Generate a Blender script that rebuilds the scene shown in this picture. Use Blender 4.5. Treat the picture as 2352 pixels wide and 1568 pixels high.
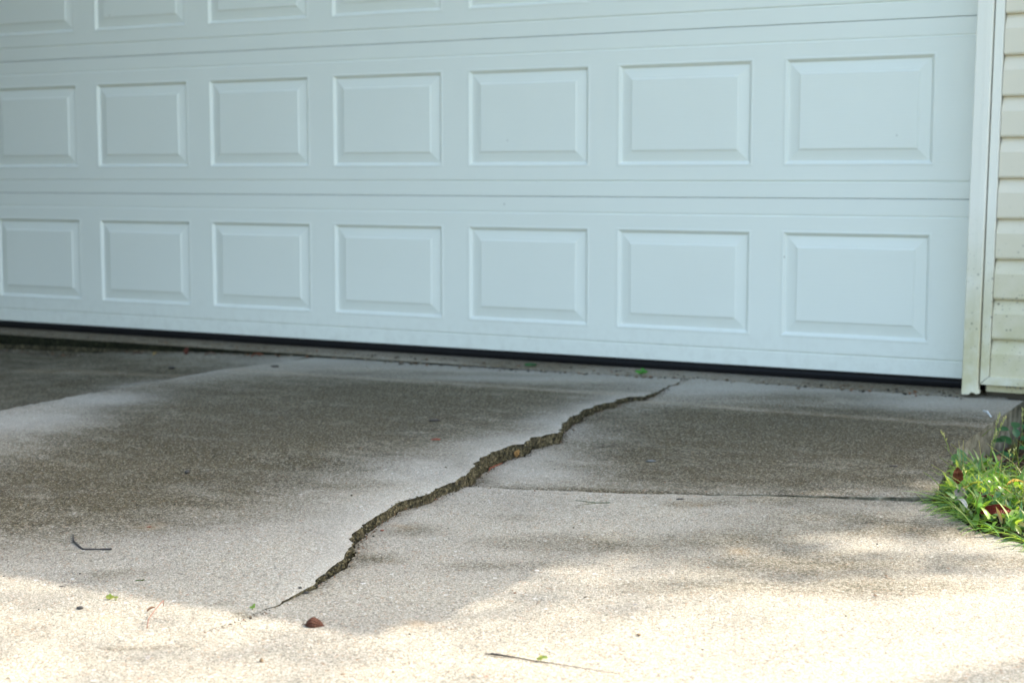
import bpy, math, random
import numpy as np
from mathutils import Vector, noise
from mathutils.geometry import delaunay_2d_cdt

random.seed(7)
rng = np.random.default_rng(7)
scene = bpy.context.scene
col = scene.collection
for o in list(bpy.data.objects):
    bpy.data.objects.remove(o)

# ------------------------------------------------------------------ camera
CAM = np.array([1.151, -4.719, 0.6023])
YAW, PITCH, ROLL, F = 0.5007, 0.1050, -0.0003, 3602.2      # F in pixels of a 2352 px wide picture
cy, sy, cp, sp = math.cos(YAW), math.sin(YAW), math.cos(PITCH), math.sin(PITCH)
FWD = np.array([-sy * cp, cy * cp, -sp])
RGT = np.array([cy, sy, 0.0])
UP = np.cross(RGT, FWD)
cam_d = bpy.data.cameras.new('camera')
cam = bpy.data.objects.new('camera', cam_d)
col.objects.link(cam)
from mathutils import Matrix
cam.matrix_world = Matrix(((RGT[0], UP[0], -FWD[0], CAM[0]), (RGT[1], UP[1], -FWD[1], CAM[1]),
                           (RGT[2], UP[2], -FWD[2], CAM[2]), (0, 0, 0, 1)))
cam_d.sensor_width = 36.0
cam_d.lens = F / 2352 * 36.0
cam_d.clip_start, cam_d.clip_end = 0.05, 500
cam_d.dof.use_dof = True
cam_d.dof.focus_distance = 2.95
cam_d.dof.aperture_fstop = 5.0
scene.camera = cam

# ------------------------------------------------------------------ light
SUN_EL = math.radians(42.7)
SH = np.array([0.62, 0.785]); SH /= np.linalg.norm(SH)      # horizontal direction to the sun: behind the house, to the right
SUN = np.array([SH[0] * math.cos(SUN_EL), SH[1] * math.cos(SUN_EL), math.sin(SUN_EL)])
world = bpy.data.worlds.new('World')
scene.world = world
world.use_nodes = True
wn = world.node_tree
sky = wn.nodes.new('ShaderNodeTexSky')
sky.sky_type = 'NISHITA'
sky.sun_disc = False
sky.sun_elevation = SUN_EL
sky.sun_rotation = math.atan2(SH[0], SH[1])
sky.air_density = 1.0
sky.dust_density = 3.0
sky.ozone_density = 0.2
bg = wn.nodes['Background']
bg.inputs['Strength'].default_value = 0.15
wb = wn.nodes.new('ShaderNodeMix'); wb.data_type = 'RGBA'; wb.blend_type = 'MULTIPLY'
wb.inputs[0].default_value = 1.0
wb.inputs[7].default_value = (1.07, 1.07, 0.985, 1)          # white-balance tint on the sky colour
wn.links.new(sky.outputs[0], wb.inputs[6]); wn.links.new(wb.outputs[2], bg.inputs[0])
sun_d = bpy.data.lights.new('sun', 'SUN')
sun_d.energy = 2.3
sun_d.angle = math.radians(0.5)
sun_d.color = (1.0, 0.92, 0.78)
sun = bpy.data.objects.new('sun', sun_d)
col.objects.link(sun)
sun.rotation_euler = Vector(-SUN).to_track_quat('-Z', 'Y').to_euler()
sun.location = (8, 10, 12)
scene.view_settings.view_transform = 'Standard'
scene.view_settings.look = 'None'
scene.view_settings.gamma = 1.0
scene.view_settings.exposure = 2.22

# ------------------------------------------------------------------ helpers
def tag(o, label=None, cat=None, group=None, kind=None):
    if kind is None and cat: kind = 'thing'
    for k, v in (('label', label), ('category', cat), ('group', group), ('kind', kind)):
        if v: o[k] = v
    return o

def empty(name, loc=(0, 0, 0)):
    o = bpy.data.objects.new(name, None)
    o.empty_display_size = 0.1
    col.objects.link(o)
    o.location = loc
    return o

class MB:
    def __init__(s): s.v = []; s.f = []; s.c = []; s.m = []
    def add(s, vs, fs, c=None, m=0):
        n = len(s.v)
        s.v += [tuple(map(float, p)) for p in vs]
        s.f += [tuple(i + n for i in f) for f in fs]
        s.m += [m] * len(fs)
        s.c += [c if c is not None else (1, 1, 1)] * len(vs)
    def box(s, x0, x1, y0, y1, z0, z1, c=None, lean=0.0, m=0):
        P = [(x + lean * z, y, z) for z in (z0, z1) for y in (y0, y1) for x in (x0, x1)]
        s.add(P, [(0, 2, 3, 1), (4, 5, 7, 6), (0, 1, 5, 4), (2, 6, 7, 3), (0, 4, 6, 2), (1, 3, 7, 5)], c, m)
    def grid(s, rows, c=None, close=False, m=0):
        nr, nc = len(rows), len(rows[0])
        vs = [p for r in rows for p in r]
        fs = []
        for i in range(nr - 1):
            for j in range(nc - 1 + (1 if close else 0)):
                k = (j + 1) % nc
                fs.append((i * nc + j, i * nc + k, (i + 1) * nc + k, (i + 1) * nc + j))
        s.add(vs, fs, c, m)
    def tube(s, pts, rads, n=6, c=None, m=0):
        pts = [Vector(p) for p in pts]
        rows = []
        for i, p in enumerate(pts):
            t = (pts[min(i + 1, len(pts) - 1)] - pts[max(i - 1, 0)]).normalized()
            a = t.cross(Vector((0, 0, 1)))
            if a.length < 1e-4: a = t.cross(Vector((1, 0, 0)))
            a.normalize(); b = t.cross(a)
            r = rads[i] if hasattr(rads, '__len__') else rads
            rows.append([p + (a * math.cos(q) + b * math.sin(q)) * r for q in [2 * math.pi * k / n for k in range(n)]])
        s.grid(rows, c, True, m)
        nb = len(s.v)
        s.f.append(tuple(range(nb - n, nb))); s.m.append(m)
        s.f.append(tuple(range(nb - n * len(rows), nb - n * len(rows) + n))[::-1]); s.m.append(m)
    def build(s, name, mats, parent=None, smooth=False, loc=None):
        me = bpy.data.meshes.new(name)
        vs = s.v
        if loc is not None: vs = [(a - loc[0], b - loc[1], c - loc[2]) for a, b, c in vs]
        me.from_pydata(vs, [], s.f)
        for mt in (mats if isinstance(mats, (list, tuple)) else [mats]): me.materials.append(mt)
        if any(s.m): me.polygons.foreach_set('material_index', s.m)
        if any(c != (1, 1, 1) for c in s.c):
            at = me.color_attributes.new('tint', 'FLOAT_COLOR', 'POINT')
            at.data.foreach_set('color', np.array([(*c, 1) for c in s.c], dtype=np.float32).ravel())
        if smooth: me.polygons.foreach_set('use_smooth', [True] * len(me.polygons))
        me.update()
        o = bpy.data.objects.new(name, me)
        col.objects.link(o)
        if loc is not None: o.location = loc
        if parent: o.parent = parent
        return o

def fbm(x, y, z=0.0, oct=4):
    return noise.fractal(Vector((x, y, z)), 1.0, 2.0, oct)

# ------------------------------------------------------------------ materials
class NT:
    def __init__(s, name, rough=0.6, spec=0.4):
        s.mat = bpy.data.materials.new(name); s.mat.use_nodes = True
        s.t = s.mat.node_tree; s.n = s.t.nodes
        s.b = s.n['Principled BSDF']; s.out = s.n['Material Output']
        s.b.inputs['Roughness'].default_value = rough
        s.b.inputs['Specular IOR Level'].default_value = spec
        s._o = None
    def new(s, t, **k):
        n = s.n.new(t)
        for a, b in k.items(): setattr(n, a, b)
        return n
    def link(s, a, b): s.t.links.new(a, b)
    def put(s, sock, v):
        if hasattr(v, 'is_linked'): s.link(v, sock)
        elif isinstance(v, (tuple, list)) and len(v) == 3 and sock.type == 'RGBA': sock.default_value = (*v, 1)
        else: sock.default_value = v
    def obj(s, scale=(1, 1, 1)):
        if s._o is None: s._o = s.new('ShaderNodeTexCoord').outputs['Object']
        if scale == (1, 1, 1): return s._o
        m = s.new('ShaderNodeMapping'); m.inputs['Scale'].default_value = scale
        s.link(s._o, m.inputs[0]); return m.outputs[0]
    def noise(s, scale, detail=3, rough=0.55, vec=None, dist=0.0):
        n = s.new('ShaderNodeTexNoise')
        n.inputs['Scale'].default_value = scale; n.inputs['Detail'].default_value = detail
        n.inputs['Roughness'].default_value = rough; n.inputs['Distortion'].default_value = dist
        s.link(vec or s.obj(), n.inputs['Vector']); return n.outputs['Fac']
    def voro(s, scale, vec=None, feature='F1'):
        n = s.new('ShaderNodeTexVoronoi'); n.feature = feature
        n.inputs['Scale'].default_value = scale
        s.link(vec or s.obj(), n.inputs['Vector']); return n
    def ramp(s, fac, stops, interp='LINEAR'):
        n = s.new('ShaderNodeValToRGB'); n.color_ramp.interpolation = interp
        e = n.color_ramp.elements
        while len(e) < len(stops): e.new(0.5)
        for i, (p, c) in enumerate(stops):
            e[i].position = p
            e[i].color = (c, c, c, 1) if not hasattr(c, '__len__') else (*c, 1)
        s.put(n.inputs[0], fac); return n.outputs[0]
    def mix(s, fac, a, b, mode='MIX'):
        n = s.new('ShaderNodeMix'); n.data_type = 'RGBA'; n.blend_type = mode
        s.put(n.inputs[0], fac); s.put(n.inputs[6], a); s.put(n.inputs[7], b); return n.outputs[2]
    def math(s, op, a, b=0.0, clamp=False):
        n = s.new('ShaderNodeMath'); n.operation = op; n.use_clamp = clamp
        s.put(n.inputs[0], a); s.put(n.inputs[1], b); return n.outputs[0]
    def sep(s, c):
        n = s.new('ShaderNodeSeparateColor'); s.link(c, n.inputs[0]); return n.outputs
    def attr(s, name):
        n = s.new('ShaderNodeAttribute'); n.attribute_name = name; return n.outputs['Color']
    def xyz(s):
        n = s.new('ShaderNodeSeparateXYZ'); s.link(s.obj(), n.inputs[0]); return n.outputs
    def base(s, c): s.put(s.b.inputs['Base Color'], c); return s
    def bump(s, h, strength=0.4, dist=0.002):
        n = s.new('ShaderNodeBump'); n.inputs['Strength'].default_value = strength
        n.inputs['Distance'].default_value = dist; s.put(n.inputs['Height'], h)
        s.link(n.outputs[0], s.b.inputs['Normal']); return s

def concrete_mat(name, stained=True):
    m = NT(name, 0.85, 0.3)
    o = m.obj()
    warp = m.new('ShaderNodeTexNoise'); warp.inputs['Scale'].default_value = 90; warp.inputs['Detail'].default_value = 2
    m.link(o, warp.inputs['Vector'])
    vm = m.new('ShaderNodeVectorMath'); vm.operation = 'MULTIPLY_ADD'
    m.link(warp.outputs['Color'], vm.inputs[0]); vm.inputs[1].default_value = (0.006, 0.006, 0.006); m.link(o, vm.inputs[2])
    wv = vm.outputs[0]
    v1 = m.voro(330, wv); v2 = m.voro(95, wv)
    c1 = m.sep(v1.outputs['Color']); c2 = m.sep(v2.outputs['Color'])
    st = m.ramp(c1[0], [(0.0, (.085, .08, .066)), (.14, (.215, .195, .155)), (.3, (.355, .325, .268)), (.55, (.42, .386, .322)), (.8, (.48, .445, .378)), (.92, (.60, .575, .53)), (.965, (.33, .17, .085)), (1.0, (.38, .23, .11))])
    big = m.ramp(c2[1], [(0.0, (.5, .43, .32)), (.5, (.62, .58, .52)), (.8, (.75, .74, .72)), (.93, (.36, .18, .09)), (1.0, (.3, .3, .32))])
    bigmask = m.math('MULTIPLY', m.ramp(c2[0], [(.93, 0), (.95, .8)]), m.ramp(v2.outputs['Distance'], [(.28, 1), (.42, 0)]))
    fine = m.noise(420, 2, .6)
    mid = m.noise(26, 4, .6)
    low = m.noise(3.2, 4, .6)
    paste = m.mix(m.ramp(fine, [(.3, 0), (.7, 1)]), (.33, .303, .249), (.455, .42, .35))
    c = m.mix(m.ramp(mid, [(.3, .35), (.65, .75)]), paste, st)
    c = m.mix(bigmask, c, big)
    c = m.mix(1.0, c, m.ramp(low, [(.3, (.86, .86, .87)), (.7, (1.08, 1.07, 1.05))]), 'MULTIPLY')
    fleck = m.ramp(m.noise(150, 2, .7), [(.44, 1), (.52, 0)])
    gaps = m.math('MULTIPLY', m.ramp(v1.outputs['Distance'], [(.38, 0), (.62, 1)]), .5)
    c = m.mix(gaps, c, m.mix(1.0, c, (.34, .31, .25), 'MULTIPLY'))
    pits = m.ramp(m.noise(240, 3, .65), [(.36, 1), (.45, 0)])
    if stained:
        a = m.sep(m.attr('stain'))
        # algae / dirt film: soft blobs broken up by noise
        patch = m.noise(1.0, 5, .62, m.obj((7, 13, 7)))
        nb = m.math('ADD', m.math('MULTIPLY', m.math('SUBTRACT', mid, .5), .9), m.math('MULTIPLY', m.math('SUBTRACT', patch, .5), 2.1))
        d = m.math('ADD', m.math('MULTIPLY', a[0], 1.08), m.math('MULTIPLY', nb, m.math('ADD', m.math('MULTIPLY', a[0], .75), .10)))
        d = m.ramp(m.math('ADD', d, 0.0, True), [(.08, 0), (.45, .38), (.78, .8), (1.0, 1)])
        keep = m.ramp(c1[0], [(.5, 1), (.95, .42)])           # pale stones shine through the film
        dk = m.math('MULTIPLY', d, keep)
        film = m.mix(m.ramp(low, [(.35, 0), (.65, 1)]), (.22, .174, .034), (.178, .144, .043))
        filmc = m.mix(1.0, c, film, 'MULTIPLY')
        c = m.mix(m.math('MULTIPLY', dk, .90), c, m.mix(.55, filmc, m.mix(1.0, c, (.235, .188, .055), 'MULTIPLY')))
        c = m.mix(m.math('MULTIPLY', fleck, m.math('MULTIPLY', d, m.math('SUBTRACT', 1.9, d)), True), c, m.mix(1.0, c, (.28, .26, .19), 'MULTIPLY'))
        pd = m.math('MULTIPLY', pits, m.math('ADD', m.math('MULTIPLY', d, .6), .42, True))
        c = m.mix(pd, c, m.mix(1.0, c, (.22, .21, .16), 'MULTIPLY'))
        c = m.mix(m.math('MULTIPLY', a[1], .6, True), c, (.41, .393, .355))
        c = m.mix(m.math('MULTIPLY', a[2], m.ramp(mid, [(.35, .2), (.6, 1)])), c, (.36, .22, .09))
    else:
        c = m.mix(m.math('MULTIPLY', pits, .5), c, m.mix(1.0, c, (.25, .24, .2), 'MULTIPLY'))
    m.base(c)
    h = m.math('ADD', m.math('MULTIPLY', v1.outputs['Distance'], -0.7), m.math('ADD', m.math('MULTIPLY', fine, .5), m.math('MULTIPLY', m.math('SUBTRACT', 1.0, pits), .8)))
    m.bump(h, .55, .0024)
    return m.mat

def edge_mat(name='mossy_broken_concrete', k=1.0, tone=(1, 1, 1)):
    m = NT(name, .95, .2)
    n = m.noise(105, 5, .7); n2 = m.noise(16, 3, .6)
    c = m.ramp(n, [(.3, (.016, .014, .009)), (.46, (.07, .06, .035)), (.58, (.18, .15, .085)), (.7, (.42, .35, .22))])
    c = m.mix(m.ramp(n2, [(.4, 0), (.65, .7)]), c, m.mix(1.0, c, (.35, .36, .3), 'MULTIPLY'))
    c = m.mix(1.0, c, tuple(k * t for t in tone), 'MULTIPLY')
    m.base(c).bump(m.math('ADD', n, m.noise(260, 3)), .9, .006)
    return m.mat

def side_mat():
    m = NT('weathered_slab_side', .95, .2)
    n = m.noise(22, 5, .65)
    c = m.ramp(n, [(.32, (.05, .046, .032)), (.5, (.16, .147, .105)), (.7, (.28, .26, .195))])
    m.base(c).bump(m.math('ADD', n, m.noise(200, 3)), .7, .005)
    return m.mat

def paint_mat():
    m = NT('white_door_paint', .42, .45)
    sp_ = m.voro(9)
    s2 = m.sep(sp_.outputs['Color'])
    spot = m.math('MULTIPLY', m.ramp(sp_.outputs['Distance'], [(.02, 1), (.034, 0)]), m.ramp(s2[0], [(.8, 0), (.82, 1)]))
    zb = m.new('ShaderNodeMapRange'); m.link(m.new('ShaderNodeNewGeometry').outputs['Position'], (sx := m.new('ShaderNodeSeparateXYZ')).inputs[0]); m.link(sx.outputs[2], zb.inputs[0])
    zb.inputs[1].default_value = .16; zb.inputs[2].default_value = 0.0
    dirt = m.math('ADD', m.ramp(m.noise(2.2, 4, .6), [(.35, 0), (.75, .10)]), m.math('MULTIPLY', zb.outputs[0], m.ramp(m.noise(30, 5, .7), [(.45, 0), (.75, .5)])))
    c = m.mix(dirt, (.785, .81, .75), (.60, .60, .54))
    c = m.mix(m.math('MULTIPLY', spot, .55), c, (.2, .19, .17))
    m.base(c)
    g = m.noise(1.0, 3, .6, m.obj((9, 9, 210)), .6)
    g = m.math('ADD', g, m.math('MULTIPLY', m.noise(1.6, 2), 9.0))
    m.bump(g, .15, .003)
    return m.mat

def vinyl_mat(name, a, grime=True):
    m = NT(name, .5, .4)
    c = a
    z = m.xyz()[2]
    if grime:
        lowz = m.new('ShaderNodeMapRange'); m.link(z, lowz.inputs[0])
        lowz.inputs[1].default_value = .52; lowz.inputs[2].default_value = .12
        lz = lowz.outputs[0]
        film = m.math('MULTIPLY', lz, m.ramp(m.noise(14, 4, .6), [(.3, .35), (.6, 1.0)]))
        c = m.mix(film, a, (.58, .53, .34))
        v = m.voro(75); sc_ = m.sep(v.outputs['Color'])
        dots = m.math('MULTIPLY', m.ramp(v.outputs['Distance'], [(.18, 1), (.34, 0)]), m.ramp(sc_[0], [(.76, 0), (.80, 1)]))
        v3 = m.voro(190); s3 = m.sep(v3.outputs['Color'])
        dots2 = m.math('MULTIPLY', m.ramp(v3.outputs['Distance'], [(.2, 1), (.4, 0)]), m.ramp(s3[0], [(.86, 0), (.9, .7)]))
        clump = m.ramp(m.noise(9, 3, .6), [(.42, 0), (.58, 1)])
        dd = m.math('MULTIPLY', m.math('MULTIPLY', m.math('MAXIMUM', dots, dots2), clump), m.math('ADD', m.math('MULTIPLY', lz, 1.1), .03, True))
        c = m.mix(dd, c, (.10, .09, .055))
    m.base(c).bump(m.noise(1.0, 3, .5, m.obj((14, 14, 90))), .08, .002)
    return m.mat

def simple(name, c, rough=.6, spec=.3, var=.25, scale=40, bump=.2):
    m = NT(name, rough, spec)
    n = m.noise(scale, 4, .6)
    m.base(m.mix(n, tuple(max(0, x * (1 - var)) for x in c), tuple(min(1, x * (1 + var)) for x in c)))
    if bump: m.bump(n, bump, .002)
    return m.mat

def leafy(name, trans=.45, rough=.38, vein=False, spec=.5):
    m = NT(name, rough, spec)
    a = m.attr('tint')
    c = m.mix(m.math('MULTIPLY', m.noise(120, 3), .35), a, m.mix(1.0, a, (.55, .6, .5), 'MULTIPLY'))
    m.base(c)
    tr = m.new('ShaderNodeBsdfTranslucent')
    m.link(m.mix(1.0, c, (1.35, 1.3, .55), 'MULTIPLY'), tr.inputs[0])
    mx = m.new('ShaderNodeMixShader'); mx.inputs[0].default_value = trans
    m.link(m.b.outputs[0], mx.inputs[1]); m.link(tr.outputs[0], mx.inputs[2])
    m.link(mx.outputs[0], m.out.inputs[0])
    m.bump(m.noise(300, 2), .12, .001)
    return m.mat

CONC = concrete_mat('stained_concrete')
FLOOR = concrete_mat('floor_concrete')
EDGE = edge_mat(k=.72)
EDGE_PALE = side_mat()
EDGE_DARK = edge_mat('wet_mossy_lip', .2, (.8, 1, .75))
PAINT = paint_mat()
SIDING = vinyl_mat('cream_vinyl_siding', (.73, .66, .53))
TRIM = vinyl_mat('white_trim_cladding', (.82, .795, .71))
RUBBER = simple('black_rubber', (.007, .007, .009), .55, .3)
SOIL = simple('dark_soil', (.035, .025, .017), .95, .1, .6, 60, .8)
LEAF = leafy('weed_leaf', .5, .3, spec=.6)
TREELEAF = leafy('tree_leaf', .4, .5)
DRY = leafy('dry_leaf', .12, .6, spec=.22)
BARK = simple('bark', (.09, .07, .05), .9, .2, .5, 25, .8)
TWIG = simple('dark_twig', (.035, .028, .024), .6, .4, .5, 200, .5)
STRAW = simple('tan_stem', (.26, .12, .08), .6, .3, .3, 200, .3)
STONE = simple('pebble_stone', (.05, .045, .04), .7, .3, .6, 120, .5)
TANBIT = simple('tan_bit', (.22, .15, .09), .8, .2, .5, 150, .5)
REDBIT = simple('red_brown_fleck', (.2, .055, .03), .7, .3, .5, 150, .4)
WHITEBIT = simple('pale_fleck', (.6, .62, .64), .5, .4, .1, 100, .1)
SHINGLE = simple('roof_shingle', (.12, .11, .1), .9, .2, .4, 30, .6)
LAWN = simple('lawn_ground', (.06, .085, .03), .95, .1, .5, 12, .6)

# ------------------------------------------------------------------ driveway heights (metres, z = 0 is the door's bottom edge)
def base_z(y): return -0.030 + 0.02 * np.minimum(y, 0.0)

CRACK = [(-0.722, -0.118), (-0.721, -0.176), (-0.707, -0.348), (-0.688, -0.489), (-0.676, -0.581), (-0.708, -0.632), (-0.705, -0.757),
 (-0.709, -0.832), (-0.691, -0.978), (-0.663, -1.111), (-0.633, -1.213), (-0.597, -1.268), (-0.612, -1.368), (-0.594, -1.478),
 (-0.603, -1.569), (-0.581, -1.700), (-0.558, -1.777), (-0.528, -1.835), (-0.530, -1.909), (-0.537, -1.950), (-0.526, -2.023),
 (-0.533, -2.076), (-0.540, -2.114), (-0.531, -2.159), (-0.514, -2.231), (-0.490, -2.326), (-0.460, -2.390), (-0.418, -2.450),
 (-0.406, -2.490), (-0.395, -2.533), (-0.384, -2.586), (-0.372, -2.633), (-0.367, -2.659), (-0.364, -2.722), (-0.370, -2.771),
 (-0.374, -2.810), (-0.368, -2.860), (-0.423, -3.014), (-0.479, -3.150), (-0.55, -3.4), (-0.62, -4.0), (-0.6, -5.0), (-0.62, -6.5), (-0.6, -9.0)]
STEP_Y = [-9, -2.80, -2.66, -2.55, -2.39, -2.10, -1.917, -1.84, -1.70, -1.54, -1.27, -1.11, -0.80, -0.53, -0.35, -0.12]
STEP_H = [0, 0.000, .005, .014, .021, .026, .029, .038, .038, .034, .028, .026, .018, .0075, .002, -0.002]

def step_h(y): return np.interp(y, STEP_Y, STEP_H)

def rough(x, y):
    return 0.0035 * noise.noise(Vector((x * 1.7, y * 1.7, 3.1))) + 0.0012 * noise.noise(Vector((x * 9, y * 9, 7.7)))

def z_s1(x, y):
    k = np.clip((x + 2.2) / 1.6, 0, 1)
    back = np.clip((-y - .12) / .5, 0, 1)
    # the left half of this slab was heaved a little, its back left corner has dropped with its neighbour
    return base_z(y) + step_h(y) * (0.35 + 0.65 * k) - .014 * (1 - back) * np.interp(x, [-2.3, -2.0, -1.3, -1.0, -.7], [1.2, 1.0, .9, .5, .1]) + .004 * np.clip((x + 1.9) / .6, 0, 1) * np.clip(1 - abs(y + .62) / .5, 0, 1)

def z_s0(x, y):
    drop = np.interp(x, [-3.42, -3.3, -3.16, -2.78, -2.4, -2.2], [.073, .074, .048, .029, .02, .014])
    return base_z(y) - drop - .045 * np.clip((-y - .25) / 1.2, 0, 1)

def z_s2(x, y): return base_z(y) - .004 * np.clip((x + .75) / .3, 0, 1) * np.clip(1 + (y + .12) / .3, 0, 1)

def z_s3(x, y):
    d = np.interp(x, [-.54, -.2, .05, .25, .376], [.009, .001, -.002, -.005, -.010])
    yl = np.interp(x, [-.522, .376], [-1.858, -1.487])
    return base_z(y) + d * np.clip(1 - (yl - y) / .7, 0, 1)

def fractal_line(pts, seg=.03, amp=.006, seed=0.0):
    out = []
    for (x0, y0), (x1, y1) in zip(pts[:-1], pts[1:]):
        L = math.hypot(x1 - x0, y1 - y0); n = max(1, int(round(L / seg)))
        for i in range(n):
            t = i / n
            x, y = x0 + (x1 - x0) * t, y0 + (y1 - y0) * t
            nx, ny = -(y1 - y0) / L, (x1 - x0) / L
            a = amp * (noise.noise(Vector((x * 21, y * 21, seed))) + .6 * noise.noise(Vector((x * 60, y * 60, seed + 4))))
            out.append((x + nx * a, y + ny * a))
    out.append(pts[-1])
    return out

near = [p for p in CRACK if p[1] > -3.5]
far = [p for p in CRACK if p[1] <= -3.4]
crack = fractal_line(near, .012, .012) + fractal_line(far, .2, .004)[1:]
crack = [p for i, p in enumerate(crack) if i == 0 or math.hypot(p[0] - crack[i - 1][0], p[1] - crack[i - 1][1]) > .004]
gap = lambda p, g: (p[0] + g, p[1])
crack_r = [gap(p, float(np.interp(p[1], [-2.95, -2.8, -2.72, -2.55, -2.45, -2.3, -2.2, -.12], [.0003, .0018, .003, .007, .008, .007, .0035, .0035]))) for p in crack]

JOINT = [(-.524, -1.858), (-.33, -1.79), (-.153, -1.715), (.1, -1.607), (.376, -1.487)]
joint = fractal_line(JOINT, .012, .006, 9.0)
ji = min(range(len(crack_r)), key=lambda i: abs(crack_r[i][1] + 1.858))
BACK = -0.118
ridge = fractal_line([(-2.2, BACK), (-2.2, -.6), (-2.205, -1.2), (-2.207, -1.6), (-2.2, -2.4), (-2.2, -9)], .05, .004, 2.0)

P1 = crack + ridge[::-1]
P0 = [(-2.206, BACK)] + [(x - .006, y) for x, y in ridge[1:]] + [(-4.9, -9), (-4.9, BACK)]
back2 = fractal_line([(-.7, BACK), (-.3, BACK - .002), (.303, BACK)], .05, .003, 5.0)
edge2 = fractal_line([(.303, BACK), (.300, -.5), (.306, -.94), (.34, -1.2), (.376, -1.482)], .02, .004, 12.0)
P2 = [crack_r[i] for i in range(ji - 1, -1, -1)] + back2[1:] + edge2[1:-1] + [(x, y + .0028) for x, y in joint[::-1][:-1]]
edge3 = fractal_line([(.376, -1.487), (.389, -1.504), (.522, -1.71), (.617, -1.775), (.80, -2.0), (1.1, -2.35), (1.8, -3.1), (2.4, -4.0), (2.5, -9)], .03, .005, 15.0)
P3 = joint + edge3[1:] + [crack_r[i] for i in range(len(crack_r) - 1, ji, -1)]

def in_poly(x, y, P):
    c = False; n = len(P)
    for i in range(n):
        x0, y0 = P[i]; x1, y1 = P[i - 1]
        if (y0 > y) != (y1 > y) and x < (x1 - x0) * (y - y0) / (y1 - y0) + x0: c = not c
    return c

SLABS = [(P1, z_s1), (P2, z_s2), (P3, z_s3), (P0, z_s0)]
def soil_z(x, y):
    """bare soil and lawn beside the drive; under the slabs the same sheet lies deeper"""
    b = float(np.interp(y, [-9, -2.2, -1.75, -1.45, -1.1, -.9, -.6, .5], [-.12, -.088, -.078, -.078, -.088, -.105, -.118, -.125]))
    e = float(np.interp(y, [-9, -4, -3.1, -2.35, -2.0, -1.775, -1.71, -1.5, -1.2, -.94, 0], [2.5, 2.4, 1.8, 1.1, .8, .617, .522, .386, .34, .306, .303]))
    if y > .2: return -.4 if -5 < x < 2 else -.13
    k = min(1, max(0, (x - e + .03) / .05)) if x > -2.4 else min(1, max(0, (-4.85 - x) / .1))
    if y < -9.1: k = 1
    r = .010 * noise.noise(Vector((x * 14, y * 14, 1))) + .006 * noise.noise(Vector((x * 40, y * 40, 5)))
    return (b + r) * k + (1 - k) * -.24

def ground_at(x, y):
    if y > BACK and -5 < x < .2: return -.036
    for P, f in SLABS:
        if in_poly(x, y, P): return float(f(x, y))
    return soil_z(x, y)

def ray(u, v): return FWD * F + RGT * (u - 1176) + UP * (784 - v)
def at(u, v, h=0.0):
    """the point of the ground (raised by h) seen at u, v of a 2352 px wide picture"""
    d = ray(u, v); z = -.06
    for _ in range(8):
        t = (z + h - CAM[2]) / d[2]; p = CAM + t * d
        z = .5 * z + .5 * ground_at(p[0], p[1])
    return Vector((p[0], p[1], z + h))

# ---- stains, given as soft ellipses on the ground
def blob(u, v, ru, rv, amp):
    p = at(u, v); D = math.hypot(p[0] - CAM[0], p[1] - CAM[1]); H = CAM[2] - p[2]
    return (p[0], p[1], ru * D / F, rv * D * D / (F * H), amp)
DARK = [(1800, 1010, 400, 70, .6), (2000, 960, 260, 22, .5), (550, 985, 420, 85, .35), (1800, 1095, 300, 30, .35), (100, 1130, 260, 60, .75), (350, 1050, 300, 75, .85), (650, 985, 300, 70, .95), (950, 945, 260, 50, .9), (1230, 922, 170, 26, .75),
  (600, 900, 350, 34, .75), (950, 897, 250, 22, .7), (200, 1165, 220, 34, .5), (450, 1150, 150, 25, .35), (420, 935, 150, 26, .55),
  (1800, 985, 280, 40, .95), (2050, 1008, 230, 40, .9), (1620, 958, 130, 20, .75), (1800, 1060, 300, 40, .6), (1500, 1060, 120, 36, .42),
  (1650, 1100, 220, 22, .4), (2120, 1060, 110, 45, .5), (1095, 1105, 36, 16, .9), (1900, 908, 170, 11, .5), (1400, 888, 200, 11, .35),
  (1000, 862, 260, 10, .4), (1850, 1290, 240, 26, .5), (1350, 1250, 200, 22, .42), (2000, 1200, 220, 24, .42),
  (2050, 1345, 190, 20, .42), (1700, 1235, 150, 18, .4), (1600, 1345, 180, 16, .3), (940, 1215, 60, 12, .7), (860, 1285, 60, 10, .6),
  (1180, 1190, 60, 8, .25), (2200, 1220, 120, 16, .42), (1590, 1157, 55, 5, .7), (270, 1320, 60, 8, .4), (1150, 1300, 160, 8, .3),
  (2300, 1290, 140, 14, .35), (620, 1180, 120, 14, .22), (800, 1110, 120, 10, .18), (420, 1200, 90, 8, .3), (1760, 1150, 150, 8, .3), (560, 1412, 25, 4, .7), (500, 1440, 45, 3, .45), (300, 1490, 120, 4, .4), (850, 1445, 18, 3, .3)]
PALE = [(1170, 1020, 90, 22, .5), (1000, 1080, 110, 22, .5), (1270, 965, 60, 14, .45), (60, 965, 120, 18, .6), (230, 918, 110, 13, .7), (370, 885, 90, 8, .75),
  (760, 826, 140, 9, .7), (1200, 868, 240, 8, .55), (1700, 893, 180, 9, .55), (1600, 885, 120, 8, .5), (2150, 925, 140, 14, .6), (1230, 1090, 90, 12, .4), (850, 1180, 130, 22, .3)]
RUST = [(939, 1434, 32, 5, .8), (343, 1209, 26, 4, .5), (918, 1975 / 1.6327, 26, 4, .35), (1590, 1157, 30, 3, .4), (60, 1450, 40, 5, .25), (240, 2320 / 1.6327, 26, 4, .35), (1700, 1265, 20, 4, .3), (2230, 1245, 15, 3, .3)]
DARK, PALE, RUST = [[blob(*b) for b in L] for L in (DARK, PALE, RUST)]
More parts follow.
